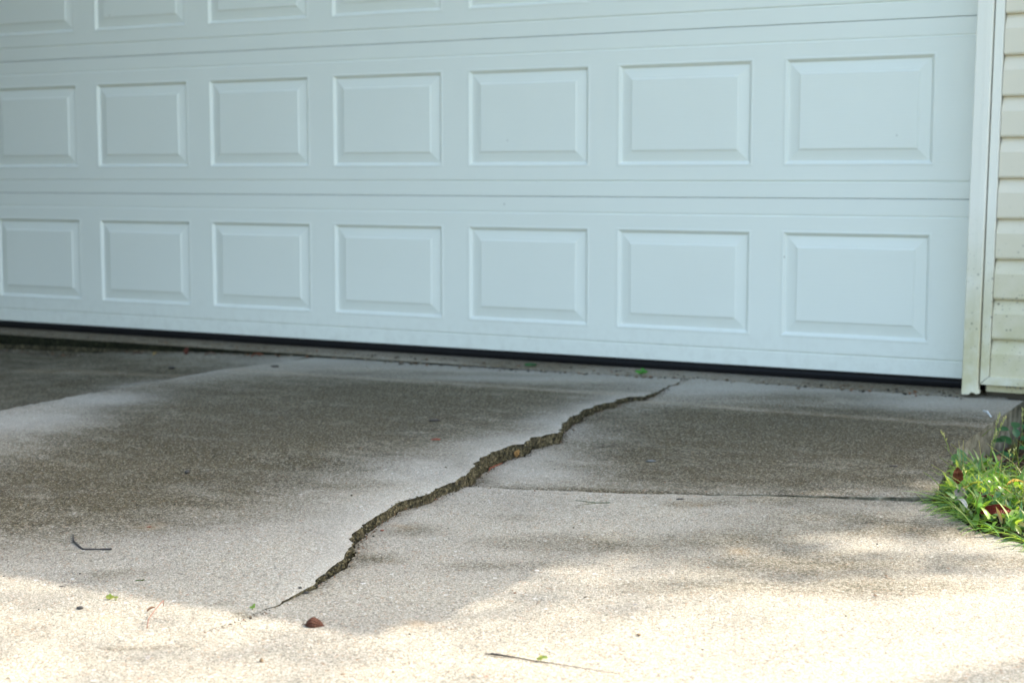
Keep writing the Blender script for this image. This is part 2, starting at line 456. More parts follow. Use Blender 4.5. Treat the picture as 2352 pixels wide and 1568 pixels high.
def field(L, X, Y):
    out = np.zeros_like(X)
    for x, y, a, b, amp in L:
        dx, dy = X - x, Y - y
        s = (dx * cy + dy * sy) / a; t = (-dx * sy + dy * cy) / b
        out = 1 - (1 - out) * (1 - amp * np.exp(-(s * s + t * t) ** 1.2 * .6))
    return out

def slab(P, zf, name, stain_bias=0.0, lip=.0025, side=None):
    X = [p[0] for p in P]; Y = [p[1] for p in P]
    x0, x1, y0, y1 = min(X), max(X), max(min(Y), -9), max(Y)
    pts = [Vector(p) for p in P]; nb = len(pts)
    B = np.array(P)
    inner = []
    yy = y1
    while yy > y0:
        s = .028 if yy > -3.4 else .09
        xs = np.arange(x0, x1, s if x0 > -3 else .05) + rng.uniform(-.2, .2) * s
        for xx in xs:
            x, y = xx + rng.uniform(-.25, .25) * s, yy + rng.uniform(-.25, .25) * s
            if in_poly(x, y, P) and ((B[:, 0] - x) ** 2 + (B[:, 1] - y) ** 2).min() > (.35 * s) ** 2: inner.append(Vector((x, y)))
        yy -= s
    r = delaunay_2d_cdt(pts + inner, [], [list(range(nb))], 1, 1e-6)
    vs, fs, orig = r[0], r[2], r[3]
    bset = set(i for i, o in enumerate(orig) if any(k < nb for k in o))
    out = []
    for i, p in enumerate(vs):
        z = float(zf(p.x, p.y)) + rough(p.x, p.y)
        if i in bset: z -= (lip if p.y > -2.85 else .0006) * (0.6 + .5 * noise.noise(Vector((p.x * 30, p.y * 30, 0))))
        out.append((p.x, p.y, z))
    me = bpy.data.meshes.new(name)
    me.from_pydata(out, [], [tuple(f) for f in fs])
    me.materials.append(CONC)
    A = np.array(out)
    dk = np.clip(np.maximum(field(DARK, A[:, 0], A[:, 1]), stain_bias), 0, 1)
    if stain_bias > 0:
        dk = stain_bias * (1 - .65 * np.exp(-((A[:, 1] - BACK) / .25) ** 2) * np.clip((A[:, 0] + 3.2) / .7, 0, 1))
    pl = field(PALE, A[:, 0], A[:, 1])
    pl = np.maximum(pl, .5 * np.clip((A[:, 1] + .34) / .2, 0, 1) * np.clip((A[:, 0] + 2.3) / .3, 0, 1))
    drip = np.exp(-((A[:, 1] + .61) / .028) ** 2)         # washed line under the roof's drip edge
    dk *= 1 - .55 * drip * (1 if stain_bias == 0 else .6)
    rs = field(RUST, A[:, 0], A[:, 1]) + .16 * drip
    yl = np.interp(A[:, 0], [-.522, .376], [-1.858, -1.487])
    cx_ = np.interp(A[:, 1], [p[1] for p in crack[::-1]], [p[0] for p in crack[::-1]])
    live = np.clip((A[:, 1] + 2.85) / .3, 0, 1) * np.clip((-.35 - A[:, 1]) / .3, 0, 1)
    if zf is z_s1: pl = np.maximum(pl, .75 * np.exp(-np.clip(cx_ - A[:, 0], 0, 9) / .055) * live)  # pale margin along the crack, strengthened as a painted highlight on the lip
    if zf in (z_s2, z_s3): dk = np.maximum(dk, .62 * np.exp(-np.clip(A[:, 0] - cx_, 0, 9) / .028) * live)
    if zf is z_s2: dk = np.maximum(dk, .9 * np.exp(-np.clip(A[:, 1] - yl, 0, 9) / .045) * np.clip((.15 - A[:, 0]) / .3, .3, 1))
    dk *= 1 - .7 * np.clip(pl, 0, 1)
    if zf is z_s2: dk = np.maximum(dk, .8 * np.exp(-np.clip(A[:, 1] - yl, 0, 9) / .022) * np.clip((.1 - A[:, 0]) / .25, .2, 1))
    if zf is z_s3: dk *= 1 - .8 * np.exp(-np.clip(yl - A[:, 1], 0, 9) / .10) * np.clip((.15 - A[:, 0]) / .2, 0, 1)
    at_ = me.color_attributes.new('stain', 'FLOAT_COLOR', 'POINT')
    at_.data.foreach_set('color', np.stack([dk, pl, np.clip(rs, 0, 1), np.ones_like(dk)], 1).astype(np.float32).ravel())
    me.polygons.foreach_set('use_smooth', [True] * len(me.polygons))
    o = bpy.data.objects.new(name, me); col.objects.link(o)
    tag(o, kind='structure')
    # broken vertical edge all round
    e = MB(); n = 5
    ring = P + [P[0]]
    rows = [[] for _ in range(n + 1)]
    for k in range(len(ring)):
        x, y = ring[k]
        xa, ya = ring[k - 1] if k else ring[-2]
        xb, yb = ring[k + 1] if k + 1 < len(ring) else ring[1]
        tx, ty = xb - xa, yb - ya; L = math.hypot(tx, ty) or 1
        nx, ny = ty / L, -tx / L
        if AREA(P) < 0: nx, ny = -nx, -ny
        zt = float(zf(x, y)) + rough(x, y) - (lip if y > -2.85 else .0006) * (0.6 + .5 * noise.noise(Vector((x * 30, y * 30, 0))))
        for i in range(n + 1):
            dz = (0, .006, .016, .03, .06, .13)[i]
            a = 0 if i == 0 else (.007 * noise.noise(Vector((x * 50, y * 50, dz * 50))) + .004 * noise.noise(Vector((x * 140, y * 140, dz * 140)))) - .001 - (.003 if i > 3 else 0)
            rows[i].append((x + nx * a, y + ny * a, zt - dz))
    e.grid(rows)
    e.build('broken_edge', side or EDGE, o, smooth=False)
    return o

def AREA(P): return sum(P[i - 1][0] * P[i][1] - P[i][0] * P[i - 1][1] for i in range(len(P))) / 2

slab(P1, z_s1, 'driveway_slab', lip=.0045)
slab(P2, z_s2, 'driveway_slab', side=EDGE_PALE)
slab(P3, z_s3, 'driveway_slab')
slab(P0, z_s0, 'driveway_slab', .8)

# ------------------------------------------------------------------ ground sheet
def ground_sheet():
    xs = np.unique(np.round(np.concatenate([np.linspace(-150, -6, 24), np.linspace(-6, .2, 26), np.arange(.2, 1.6, .02), np.linspace(1.6, 4, 30), np.linspace(4, 150, 24)]), 4))
    ys = np.unique(np.round(np.concatenate([np.linspace(-150, -10, 20), np.linspace(-10, -3.2, 24), np.arange(-3.2, .3, .025), np.linspace(.3, 10, 14), np.linspace(10, 150, 18)]), 4))
    b = MB()
    b.grid([[(x, y, soil_z(x, y)) for x in xs] for y in ys])
    m = NT('ground_soil_and_lawn', .95, .1)
    x_, y_, _ = m.xyz()
    farm = m.math('MAXIMUM', m.math('MAXIMUM', m.math('GREATER_THAN', m.math('ABSOLUTE', m.math('ADD', x_, 1.0)), 4.0), m.math('GREATER_THAN', y_, 1.0)), m.math('LESS_THAN', y_, -4.0))
    n = m.noise(55, 4, .65)
    s = m.ramp(n, [(.3, (.012, .009, .006)), (.55, (.04, .028, .018)), (.75, (.10, .07, .045))])
    m.base(m.mix(farm, s, m.mix(m.noise(8, 4), (.035, .055, .015), (.09, .12, .035)))).bump(n, .8, .01)
    tag(b.build('ground', m.mat, smooth=True), kind='structure')
ground_sheet()

# ------------------------------------------------------------------ garage floor with its front lip
def garage_floor():
    b = MB(); e = MB()
    xs = np.arange(-5.0, .62, .02)
    def edge(x): return -.108 + .007 * noise.noise(Vector((x * 5, 0, 0))) + .005 * noise.noise(Vector((x * 23, 0, 0))) * min(1, max(.2, (-1.4 - x)))
    prof = []
    for x in xs:
        ye = edge(x)
        if x > .24: ye = -.06
        prof.append([(x, 1.5, -.028), (x, .03, -.029), (x, -.04, -.032), (x, ye + .012, -.037), (x, ye + .004, -.0385), (x, ye, -.043)])
    b.grid([[p[i] for p in prof] for i in range(6)])
    o = b.build('garage_floor', FLOOR, smooth=True)
    me = o.data
    A = np.array([v.co[:] for v in me.vertices])
    g = field([blob(1250, 838, 160, 7, .7), blob(2000, 890, 250, 10, .6), blob(40, 760, 160, 8, .6), blob(330, 775, 140, 7, .5)], A[:, 0], A[:, 1])
    c = np.stack([np.clip(.35 + g + .35 * np.clip((-1.6 - A[:, 0]) / 1.0, 0, 1) + .3 * np.exp(-((A[:, 1] + .0) / .03) ** 2), 0, 1), .2 * np.ones(len(A)), .12 * np.ones(len(A)), np.ones(len(A))], 1)
    at_ = me.color_attributes.new('stain', 'FLOAT_COLOR', 'POINT'); at_.data.foreach_set('color', c.astype(np.float32).ravel())
    tag(o, kind='structure')
    rows = [[], [], [], []]
    for x in xs:
        ye = edge(x)
        if x > .24: ye = -.06
        for i, z in enumerate((-.043, -.07, -.10, -.24)):
            rows[i].append((x, ye + (0 if i == 0 else .004 * noise.noise(Vector((x * 20, z * 20, 2)))), z))
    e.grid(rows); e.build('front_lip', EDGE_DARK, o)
garage_floor()

# ------------------------------------------------------------------ garage door
PITCHX, PW, SEC = .5684, .4713, .5334
PZ0, PZ1 = .0987, .4339
X_R = .16; X_L = -7 * PITCHX - PW - .0
DXL, DXR = X_L - .16, X_R
door = empty('garage_door', ((DXL + DXR) / 2, 0, 0))
tag(door, 'wide pale blue-white garage door with rows of raised rectangular panels and a black bottom seal', 'garage door')
off = Vector(door.location)
def sect(zb):
    b = MB()
    # horizontal rails: profile of y (into the garage) over z, with the stepped groove near each edge
    def rail(za, zc, x0, x1, prof):
        rows = [[(x0, y, zb + z), (x1, y, zb + z)] for z, y in prof]
        b.grid([[Vector(p) - off for p in r] for r in rows])
    low = [(.0008, .005), (.0008, .0025), (.002, .0012), (.0485, .0012), (.050, .0032), (.0525, .0032), (.056, .0), (PZ0, 0)]
    rail(0, PZ0, DXL, DXR, low)
    t = SEC
    top = [(PZ1, 0), (t - .058, 0), (t - .0545, .0032), (t - .052, .0032), (t - .050, .0012), (t - .002, .0012), (t - .0008, .0025), (t - .0008, .005)]
    rail(PZ1, t, DXL, DXR, top)
    # stiles between the panels
    xs = []
    for k in range(8):
        xr = -(7 - k) * PITCHX; xs.append((xr - PW, xr))
    cur = DXL
    for a, c in xs + [(DXR, None)]:
        b.grid([[Vector((cur, 0, zb + z)) - off, Vector((a, 0, zb + z)) - off] for z in (PZ0, PZ1)])
        cur = c
    s = b.build('door_section', PAINT, door)
    for a, c in xs:
        p = MB()
        ring = [(0, 0), (.006, -.0012), (.010, .001), (.0155, .008), (.0175, .0088), (.020, .0085), (.050, .003), (.053, .0004), (.056, .0)]
        R_ = []
        for d, y in ring:
            x0, x1, z0, z1 = a + d, c - d, zb + PZ0 + d, zb + PZ1 - d
            R_.append([Vector(q) - off for q in ((x0, y, z0), (x1, y, z0), (x1, y, z1), (x0, y, z1))])
        p.grid(R_, close=True)
        n = len(p.v); p.f.append((n - 4, n - 3, n - 2, n - 1)); p.m.append(0)
        p.build('raised_panel', PAINT, s)
for i in range(4): sect(i * SEC)
b = MB()
prof = [(.0, .0018), (.0022, -.003), (.004, -.0035), (.005, -.010), (.0035, -.013), (.006, -.022), (.012, -.0295), (.03, -.0297), (.036, -.02), (.036, .0018)]
b.grid([[Vector((x, y + .0, z)) - off for x in (DXL, DXR)] for y, z in prof])
b.build('bottom_seal', RUBBER, door)
b = MB(); b.box(DXL - off.x, DXR - off.x, .014, .045, .003, SEC * 4 - .003)
b.build('insulation_core', simple('grey_core', (.2, .2, .2)), door)

# ------------------------------------------------------------------ house front
LEAN = .011
house = empty('house', (.3, -.1, 0))
tag(house, 'cream lapped vinyl siding wall with white corner trim at the right of the garage door', 'house')
ho = Vector(house.location)
def hb(b, name, mat, smooth=False):
    b.v = [(x - ho.x, y - ho.y, z - ho.z) for x, y, z in b.v]
    return b.build(name, mat, house, smooth)
YS = -.112
def lap(x0, x1, zb, zt, lean0=0.0):
    b = MB(); H = .1153
    z = zb
    while z < zt:
        # Dutch lap: flat face below, hollow slope above, a shadow lip under each course
        pr = [(z - .003, YS + .026), (z - .0025, YS + .002), (z + .003, YS - .0005), (z + .070, YS - .0005), (z + .072, YS + .0003), (z + H - .001, YS + .0165), (z + H + .001, YS + .022)]
        b.grid([[(x0 + lean0 * zz, y, zz), (x1, y, zz)] for zz, y in pr])
        z += H
    return b
WALL_R = 1.28
hb(lap(.204, WALL_R, .072 - .1153 * 0 - .049, 2.3, LEAN), 'siding', SIDING)
hb(lap(-5.2, DXL - .05, .023, 2.3), 'siding', SIDING)
hb(lap(DXL - .05, .204, 2.16, 2.35), 'siding', SIDING)
# cladding of the door frame
def trim_bar(x0, x1, z0, z1, ragged):
    b = MB()
    zs = [z0, z0 + .006, z0 + .014, z0 + .03, .2, .6, 1.0, z1]
    rows = []
    for i, z in enumerate(zs):
        l = LEAN * z
        fl = max(0, 1 - (z - z0) / .028) ** 1.5 * .007 if ragged else 0     # the bent foot of the cladding
        sag = .004 if (ragged and i == 0) else 0
        rows.append([(x0 + l - fl * .1, .06, z), (x0 + l - fl * .1, -.126, z - sag * .3), (x0 + l + .002, -.130 - fl * .5, z - sag), (x0 + l + .022, -.130 - fl * .6, z - sag),
                     (x0 + l + .030, -.1305 - fl * .3, z + sag * 1.2), (x1 + l - .003, -.130, z - sag * .6), (x1 + l + fl * .9, -.126, z), (x1 + l + fl * .5, -.10, z + sag)])
    b.grid(rows)
    b.add([rows[0][k] for k in range(8)], [tuple(range(8))])
    return b
hb(trim_bar(.128, .1735, -.0225, 2.16, True), 'door_trim', TRIM)
b = MB(); b.box(DXL - .06, DXL + .01, -.13, .06, -.02, 2.16); hb(b, 'door_trim', TRIM)
b = MB(); b.box(DXL + .01, .128, -.13, .06, 2.1, 2.16); hb(b, 'door_trim', TRIM)
# J-channel beside the trim, mitred into the starter strip under the siding
b = MB()
zz = [.010, .030, 2.16]
b.grid([[(.1775 + LEAN * .004, YS - .006, .004), (.1775 + LEAN * .004, YS + .01, .004)], [(.1775 + LEAN * 2.16, YS - .006, 2.16), (.1775 + LEAN * 2.16, YS + .01, 2.16)]])
b.grid([[(.1775, YS - .006, .005), (.1775 + LEAN * 2.16, YS - .006, 2.16)], [(.2005, YS - .0065, .027), (.2005 + LEAN * 2.16, YS - .0065, 2.16)], [(.2025, YS - .004, .029), (.2025 + LEAN * 2.16, YS - .004, 2.16)], [(.2025, YS + .006, .029), (.2025 + LEAN * 2.16, YS + .006, 2.16)]])
hb(b, 'corner_channel', TRIM)
b = MB()
b.grid([[(.1785, YS + .012, .003), (WALL_R, YS + .012, .003)], [(.1785, YS - .006, .003), (WALL_R, YS - .006, .003)], [(.2012, YS - .0068, .0255), (WALL_R, YS - .0068, .0255)], [(.2012, YS + .004, .0275), (WALL_R, YS + .004, .0275)]])
hb(b, 'starter_strip', TRIM)
# masonry under the siding
b = MB()
rows = []
for z in (-.3, -.16, -.1, -.06, -.03, .01):
    rows.append([(x, -.078 + .006 * noise.noise(Vector((x * 18, z * 18, 3))), z) for x in np.arange(.19, WALL_R, .02)])
b.grid(rows)
for k in range(26):
    x = .225 + k * .0125 + random.uniform(-.004, .004)
    if random.random() < .2: continue
    r = random.uniform(.0015, .0032)
    b.tube([(x, -.097, .006), (x, -.099, -.002), (x + .001, -.099, -.006 - random.random() * .006)], [r, r, r * .4], 5, m=1)
FOUND = simple('dark_foundation', (.07, .06, .045), .95, .15, .5, 30, .6)
hb(b, 'foundation', [FOUND, simple('pale_caulk', (.3, .29, .26), .6)])
# bulk of the house: walls, eave, gutter and roof (they cast the shade over the drive)
b = MB()
b.box(.19, WALL_R - .005, -.09, .0, -.02, 2.32); b.box(WALL_R - .12, WALL_R - .003, 0, 8, -.3, 2.32); b.box(-5.25, -5.15, -.09, 8, -.3, 2.32); b.box(-5.2, WALL_R, 7.9, 8, -.3, 2.32)
b.box(DXL - .05, .19, -.08, .02, 2.162, 2.33)
hb(b, 'wall', SIDING)
EAVE_Y, EAVE_Z, ROOF_R = -.60, 2.44, 1.55
b = MB(); b.box(-5.6, ROOF_R, EAVE_Y + .01, -.09, 2.35, 2.37); hb(b, 'soffit', TRIM)
b = MB(); b.box(-5.6, ROOF_R, EAVE_Y - .02, EAVE_Y + .01, 2.34, EAVE_Z); hb(b, 'fascia', TRIM)
b = MB()
ry, rz = 4.0, EAVE_Z + 4.6 * .5
b.add([(-5.6, EAVE_Y - .06, EAVE_Z), (ROOF_R, EAVE_Y - .06, EAVE_Z), (ROOF_R, ry, rz), (-5.6, ry, rz), (-5.6, 8.6, EAVE_Z), (ROOF_R, 8.6, EAVE_Z),
       (-5.6, EAVE_Y - .06, EAVE_Z - .03), (ROOF_R, EAVE_Y - .06, EAVE_Z - .03), (ROOF_R, ry, rz - .1), (-5.6, ry, rz - .1), (-5.6, 8.6, EAVE_Z - .03), (ROOF_R, 8.6, EAVE_Z - .03)],
      [(0, 1, 2, 3), (3, 2, 5, 4), (6, 9, 8, 7), (9, 10, 11, 8), (0, 6, 7, 1), (4, 5, 11, 10), (1, 7, 8, 2), (2, 8, 11, 5), (0, 3, 9, 6), (3, 4, 10, 9)])
hb(b, 'roof', SHINGLE)
b = MB(); b.add([(WALL_R - .05, 0, 2.3), (WALL_R - .05, 8, 2.3), (WALL_R - .05, 4, 4.4)], [(0, 1, 2)]); hb(b, 'gable', SIDING)

# ------------------------------------------------------------------ leaves, blades, stalks
def leaf_card(b, p, d, up, L, W, c, fold=.25, curl=.0, n=5, shape='oval', m=0):
    """one leaf from p along d: lengthwise rows of left, midrib, right"""
    d = Vector(d).normalized(); up = Vector(up)
    side = d.cross(up)
    if side.length < 1e-3: side = d.cross(Vector((1, 0, 0)))
    side.normalize(); up = side.cross(d).normalized()
    rows = []
    q = Vector(p); dd = d.copy()
    for i in range(n + 1):
        t = i / n
        if shape == 'oval': w = math.sin(math.pi * min(1, t ** .8)) ** .75
        elif shape == 'blade': w = (1 - t ** 1.8) * min(1, .45 + t * 3)
        else: w = math.sin(math.pi * t) ** .5
        w = max(w, .03) * W / 2
        u2 = side.cross(dd).normalized()
        rows.append([q - side * w + u2 * w * fold, q.copy(), q + side * w + u2 * w * fold])
        ang = curl / n
        dd = (dd * math.cos(ang) - u2 * math.sin(ang)).normalized()
        q = q + dd * (L / n)
    b.grid(rows, c, m=m)

def green(lo=.0):
    k = random.random()
    base = random.choice([(.17, .33, .055), (.22, .40, .06), (.13, .29, .07), (.30, .44, .075), (.10, .24, .09), (.33, .42, .15)])
    f = .75 + .5 * k
    return tuple(x * f for x in base)

def grass_mass():
    b = MB()
    def blades(x, y, n, Lm):
        z = soil_z(x, y)
        for _ in range(n):
            az = random.uniform(0, 2 * math.pi); el = random.uniform(.25, 1.35)
            d = (math.cos(az) * math.cos(el), math.sin(az) * math.cos(el), math.sin(el))
            h = random.random() ** 1.5 * .035
            leaf_card(b, (x + random.gauss(0, .006), y + random.gauss(0, .006), z + h), d, (0, 0, 1), Lm * random.uniform(.5, 1.4), random.choice([.0045, .007, .010, .013]) * random.uniform(.8, 1.2), green(), .3, random.uniform(.3, 1.5), 4, 'blade')
    n = 0
    def edge_x(y): return float(np.interp(y, [-9, -4, -3.1, -2.35, -2.0, -1.775, -1.71, -1.5, -1.2, -1.0], [2.5, 2.4, 1.8, 1.1, .8, .617, .522, .39, .36, .345]))
    while n < 950:
        y = random.uniform(-2.6, -1.02); e = edge_x(y)
        x = e + .008 + abs(random.gauss(0, .38))
        if x > 1.9: continue
        # the bare strip by the wall and a bare spot by the front corner
        if y > -1.12 - .35 * (x - .4) and random.random() < .85: continue
        if abs(x - .64) < .09 and abs(y + 1.77) < .035 and random.random() < .7: continue
        if noise.noise(Vector((x * 13, y * 13, 4))) < -.34: n += 1; continue
        blades(x, y, random.randint(4, 7), .036)
        n += 1
    for _ in range(60):
        y = random.uniform(-1.5, -1.02); e = edge_x(y)
        blades(e + .012 + abs(random.gauss(0, .05)), y, random.randint(4, 6), .055)
    for _ in range(230):                                    # broad weed leaves
        y = random.uniform(-1.85, -1.05); x = edge_x(y) + abs(random.gauss(.03, .22)); z = soil_z(x, y)
        az = random.uniform(0, 6.28); el = random.uniform(.1, .9)
        k = random.uniform(.8, 1.3); c = random.choice([(.13, .26, .07), (.17, .30, .05), (.10, .22, .09), (.24, .34, .07)])
        leaf_card(b, (x, y, z + random.uniform(.012, .04)), (math.cos(az) * math.cos(el), math.sin(az) * math.cos(el), math.sin(el)), (random.gauss(0, .25), random.gauss(0, .25), 1), random.uniform(.024, .042), random.uniform(.009, .017), tuple(q * k for q in c), .25, random.uniform(.2, 1.0), 5, 'oval')
    for _ in range(70):                                     # dead blades and brown scraps caught among them
        y = random.uniform(-1.85, -1.05); x = edge_x(y) + abs(random.gauss(.02, .2)); z = soil_z(x, y)
        az = random.uniform(0, 6.28); el = random.uniform(-.1, .6)
        leaf_card(b, (x, y, z + random.uniform(.005, .035)), (math.cos(az) * math.cos(el), math.sin(az) * math.cos(el), math.sin(el)), (random.gauss(0, .5), random.gauss(0, .5), 1), random.uniform(.015, .05), random.uniform(.003, .012), random.choice([(.16, .07, .035), (.3, .22, .11), (.42, .36, .22), (.1, .045, .025)]), .2, random.uniform(-.5, 1.0), 4, 'oval')
    for _ in range(160):                                    # thin upright stems and dry straws
        y = random.uniform(-1.85, -1.1); x = edge_x(y) + random.uniform(.0, .5); z = soil_z(x, y)
        L = random.uniform(.05, .11); ax, ay = random.gauss(-.15, .35), random.gauss(-.1, .35)
        c = random.choice([(.33, .36, .10), (.42, .40, .18), (.2, .28, .06)])
        b.tube([(x, y, z), (x + ax * L * .5, y + ay * L * .5, z + L * .55), (x + ax * L * 1.2, y + ay * L * 1.2, z + L)], [.0011, .0009, .0004], 4, c)
    for _ in range(90):                                     # runners that lie over the concrete edge
        y = random.uniform(-1.82, -1.42); x = edge_x(y) + random.uniform(.0, .05); z = max(soil_z(x, y), -.075)
        L = random.uniform(.05, .10); az = random.uniform(2.7, 4.6)
        d = (math.cos(az), math.sin(az), random.uniform(.12, .75))
        leaf_card(b, (x, y, z + .006), d, (0, 0, 1), L, random.uniform(.004, .007), green(), .35, random.uniform(.5, 1.1), 5, 'blade')
    o = b.build('grass', LEAF, smooth=True)
    tag(o, kind='stuff')
grass_mass()

def litter():
    b = MB()
    for _ in range(420):
        y = random.uniform(-1.25, -.15); x = .33 + abs(random.gauss(.02, .3)); z = soil_z(x, y) + .004
        az = random.uniform(0, 6.3)
        c = random.choice([(.11, .05, .03), (.16, .09, .05), (.05, .03, .02), (.22, .13, .08), (.26, .2, .15)])
        leaf_card(b, (x, y, z + random.random() * .008), (math.cos(az), math.sin(az), random.uniform(-.2, .5)), (random.gauss(0, .5), random.gauss(0, .5), 1), random.uniform(.012, .04), random.uniform(.006, .02), c, random.uniform(-.4, .6), random.uniform(-.8, .8), 4)
    tag(b.build('leaf_litter', DRY, smooth=True), kind='stuff')
litter()

def stalk(u, v, tops, label, spikes=True, thick=.0011):
    """a grass stalk rooted at u, v with stems reaching the given picture points (u, v, spike length)"""
    p = at(u, v)
    D = Vector(ray(u, v)).normalized()
    dist = (p - Vector(CAM)).length
    b = MB(); s = MB()
    for tu, tv, sl in tops:
        r = Vector(ray(tu, tv)).normalized()
        t = Vector(CAM) + r * (dist + random.uniform(-.02, .02)) / max(.2, r.dot(D))
        midp = p.lerp(t, .5) + Vector((random.uniform(-.004, .004), random.uniform(-.004, .004), .006))
        pts = [p, p.lerp(midp, .5) + Vector((0, 0, .003)), midp, midp.lerp(t, .5) + Vector((0, 0, .003)), t]
        b.tube(pts, [thick, thick, thick * .9, thick * .7, thick * .35], 5, (.24, .33, .07))
        if sl:
            L = (t - p).length; a0 = 1 - min(.9, sl / L); n = int(sl / .0032)
            for k in range(n):
                a = a0 + (1 - a0) * k / n
                j = a * 4; i = min(3, int(j)); q = pts[i].lerp(pts[i + 1], j - i)
                az = k * 2.6
                d = Vector((math.cos(az) * .5, math.sin(az) * .5, .85))
                leaf_card(s, q, d, (math.cos(az + 1), math.sin(az + 1), .2), .0075, .0034, random.choice([(.62, .60, .28), (.70, .66, .38), (.5, .52, .2)]), .3, .2, 2)
    o = b.build('grass_stalk', LEAF, smooth=True, loc=p)
    if s.v: s.build('seed_spike', LEAF, o, loc=p).location = (0, 0, 0)
    tag(o, label, 'grass stalk', 'seeding grass stalks in the weed patch')
stalk(2272, 1062, [(2297, 948, .05), (2291, 990, .055), (2311, 956, .045)], 'tallest grass stalk with three pale seed spikes standing before the dark slab side')
stalk(2238, 1055, [(2278, 985, 0)], 'plain thin green stem leaning right beside the tallest seed stalk')
stalk(2184, 1080, [(2160, 990, .03)], 'thin stalk with one pale spike rising at the back left of the weed patch')
stalk(2199, 1105, [(2200, 1062, .03)], 'short stalk with a stubby pale seed spike before the upright brown leaf')
stalk(2326, 1100, [(2318, 1034, .02), (2332, 1030, .022)], 'forked stalk with two short pale spikes at the right of the weed patch')
stalk(2350, 1035, [(2350, 938, .04)], 'single pale seed spike at the right picture edge above the dark green seedling')
stalk(2238, 1215, [(2140, 1117, 0)], 'long straw coloured stem lying out low over the concrete towards the left')
stalk(2185, 1155, [(2120, 1083, 0)], 'thin straw stem poking left from the weeds above the joint in the slabs')
stalk(2228, 1150, [(2212, 1075, .015)], 'straight thin upright straw between the two brown leaves')

def plant(u, v, leaves, label, name, cat, h=.05, stemc=(.16, .2, .06), tint=None, mat=None):
    p = at(u, v); b = MB(); lv = MB()
    D = Vector(ray(u, v)).normalized(); dist = (p - Vector(CAM)).length
    for (lu, lv_, L, W, az, el) in leaves:
        r = Vector(ray(lu, lv_)).normalized()
        t = Vector(CAM) + r * (dist + random.uniform(-.025, .025)) / r.dot(D)
        b.tube([p, p.lerp(t, .5) + Vector((0, 0, .004)), t], [.0012, .0011, .0007], 5, stemc)
        az = math.radians(az) + YAW; el = math.radians(el)
        d = (math.cos(az) * math.cos(el), math.sin(az) * math.cos(el), math.sin(el))
        c = tint or green()
        k = random.uniform(.85, 1.2)
        leaf_card(lv, t, d, (-sy * -.4, cy * -.4, .9), L, W, tuple(x * k for x in c), .3, .35, 6, 'oval')
    o = b.build(name, LEAF, smooth=True, loc=p)
    l = lv.build('foliage', mat or LEAF, o, smooth=True, loc=p); l.location = (0, 0, 0)
    tag(o, label, cat)
# leaves: picture point of the leaf's base, length, width, heading (0 = picture right, 90 = away), climb
BW = (.045, .13, .035)
plant(2200, 1085, [(2215, 1065, .042, .024, 115, 62), (2205, 1070, .036, .02, 160, 30), (2218, 1085, .036, .022, 30, 40), (2190, 1095, .034, .024, 200, 50), (2225, 1095, .034, .024, 10, 45), (2190, 1062, .034, .017, 60, 40)],
      'shiny broad leaved weed at the back left of the weeds behind the upright brown leaf', 'broadleaf_weed', 'weed', tint=(.08, .21, .06))
plant(2175, 1110, [(2168, 1100, .03, .02, 170, 20), (2172, 1120, .03, .02, 200, 5), (2185, 1105, .03, .018, 60, 40), (2180, 1125, .03, .018, 330, 10)],
      'small broad leaved weed by the slab joint at the left tip of the weed patch', 'broadleaf_weed', 'weed', tint=(.075, .18, .05))
plant(2265, 1085, [(2262, 1075, .03, .02, 100, 50), (2275, 1085, .032, .02, 20, 30), (2252, 1085, .03, .02, 170, 40), (2262, 1095, .03, .016, 300, 20)],
      'bright broad leaved weed in the middle of the grass behind the yellow leaf', 'broadleaf_weed', 'weed', tint=(.13, .26, .04))
plant(2335, 1062, [(2318, 988, .038, .024, 150, 5), (2330, 984, .036, .024, 60, 30), (2312, 1012, .04, .02, 185, 5), (2344, 1010, .04, .024, 20, 10), (2322, 1020, .036, .026, 140, 40), (2340, 1030, .036, .02, 10, 5),
                   (2316, 1040, .036, .016, 190, 0), (2330, 1045, .034, .02, 210, 10), (2348, 1048, .036, .02, 350, 10), (2336, 1005, .03, .02, 95, 60), (2349, 985, .034, .022, 30, 20)],
      'dark green seedling with rounded paired leaves growing beside the slab under the siding', 'seedling', 'plant', tint=(.045, .16, .055))
plant(2300, 1218, [(2295, 1212, .05, .007, 170, 20), (2305, 1212, .05, .008, 10, 25), (2290, 1218, .04, .007, 190, 5), (2312, 1218, .045, .007, 350, 5), (2300, 1205, .04, .008, 80, 50), (2308, 1208, .045, .008, 40, 30)],
      'narrow leaved weed rosette at the front corner of the weed patch on the concrete edge', 'weed_rosette', 'weed', tint=(.12, .22, .04))
plant(2346, 1238, [(2340, 1232, .03, .009, 170, 15), (2350, 1230, .03, .009, 30, 30), (2345, 1228, .03, .01, 100, 40), (2338, 1238, .024, .008, 200, 5)],
      'small yellow-green weed at the right picture edge on the concrete rim', 'weed_rosette', 'weed', tint=(.2, .27, .05))

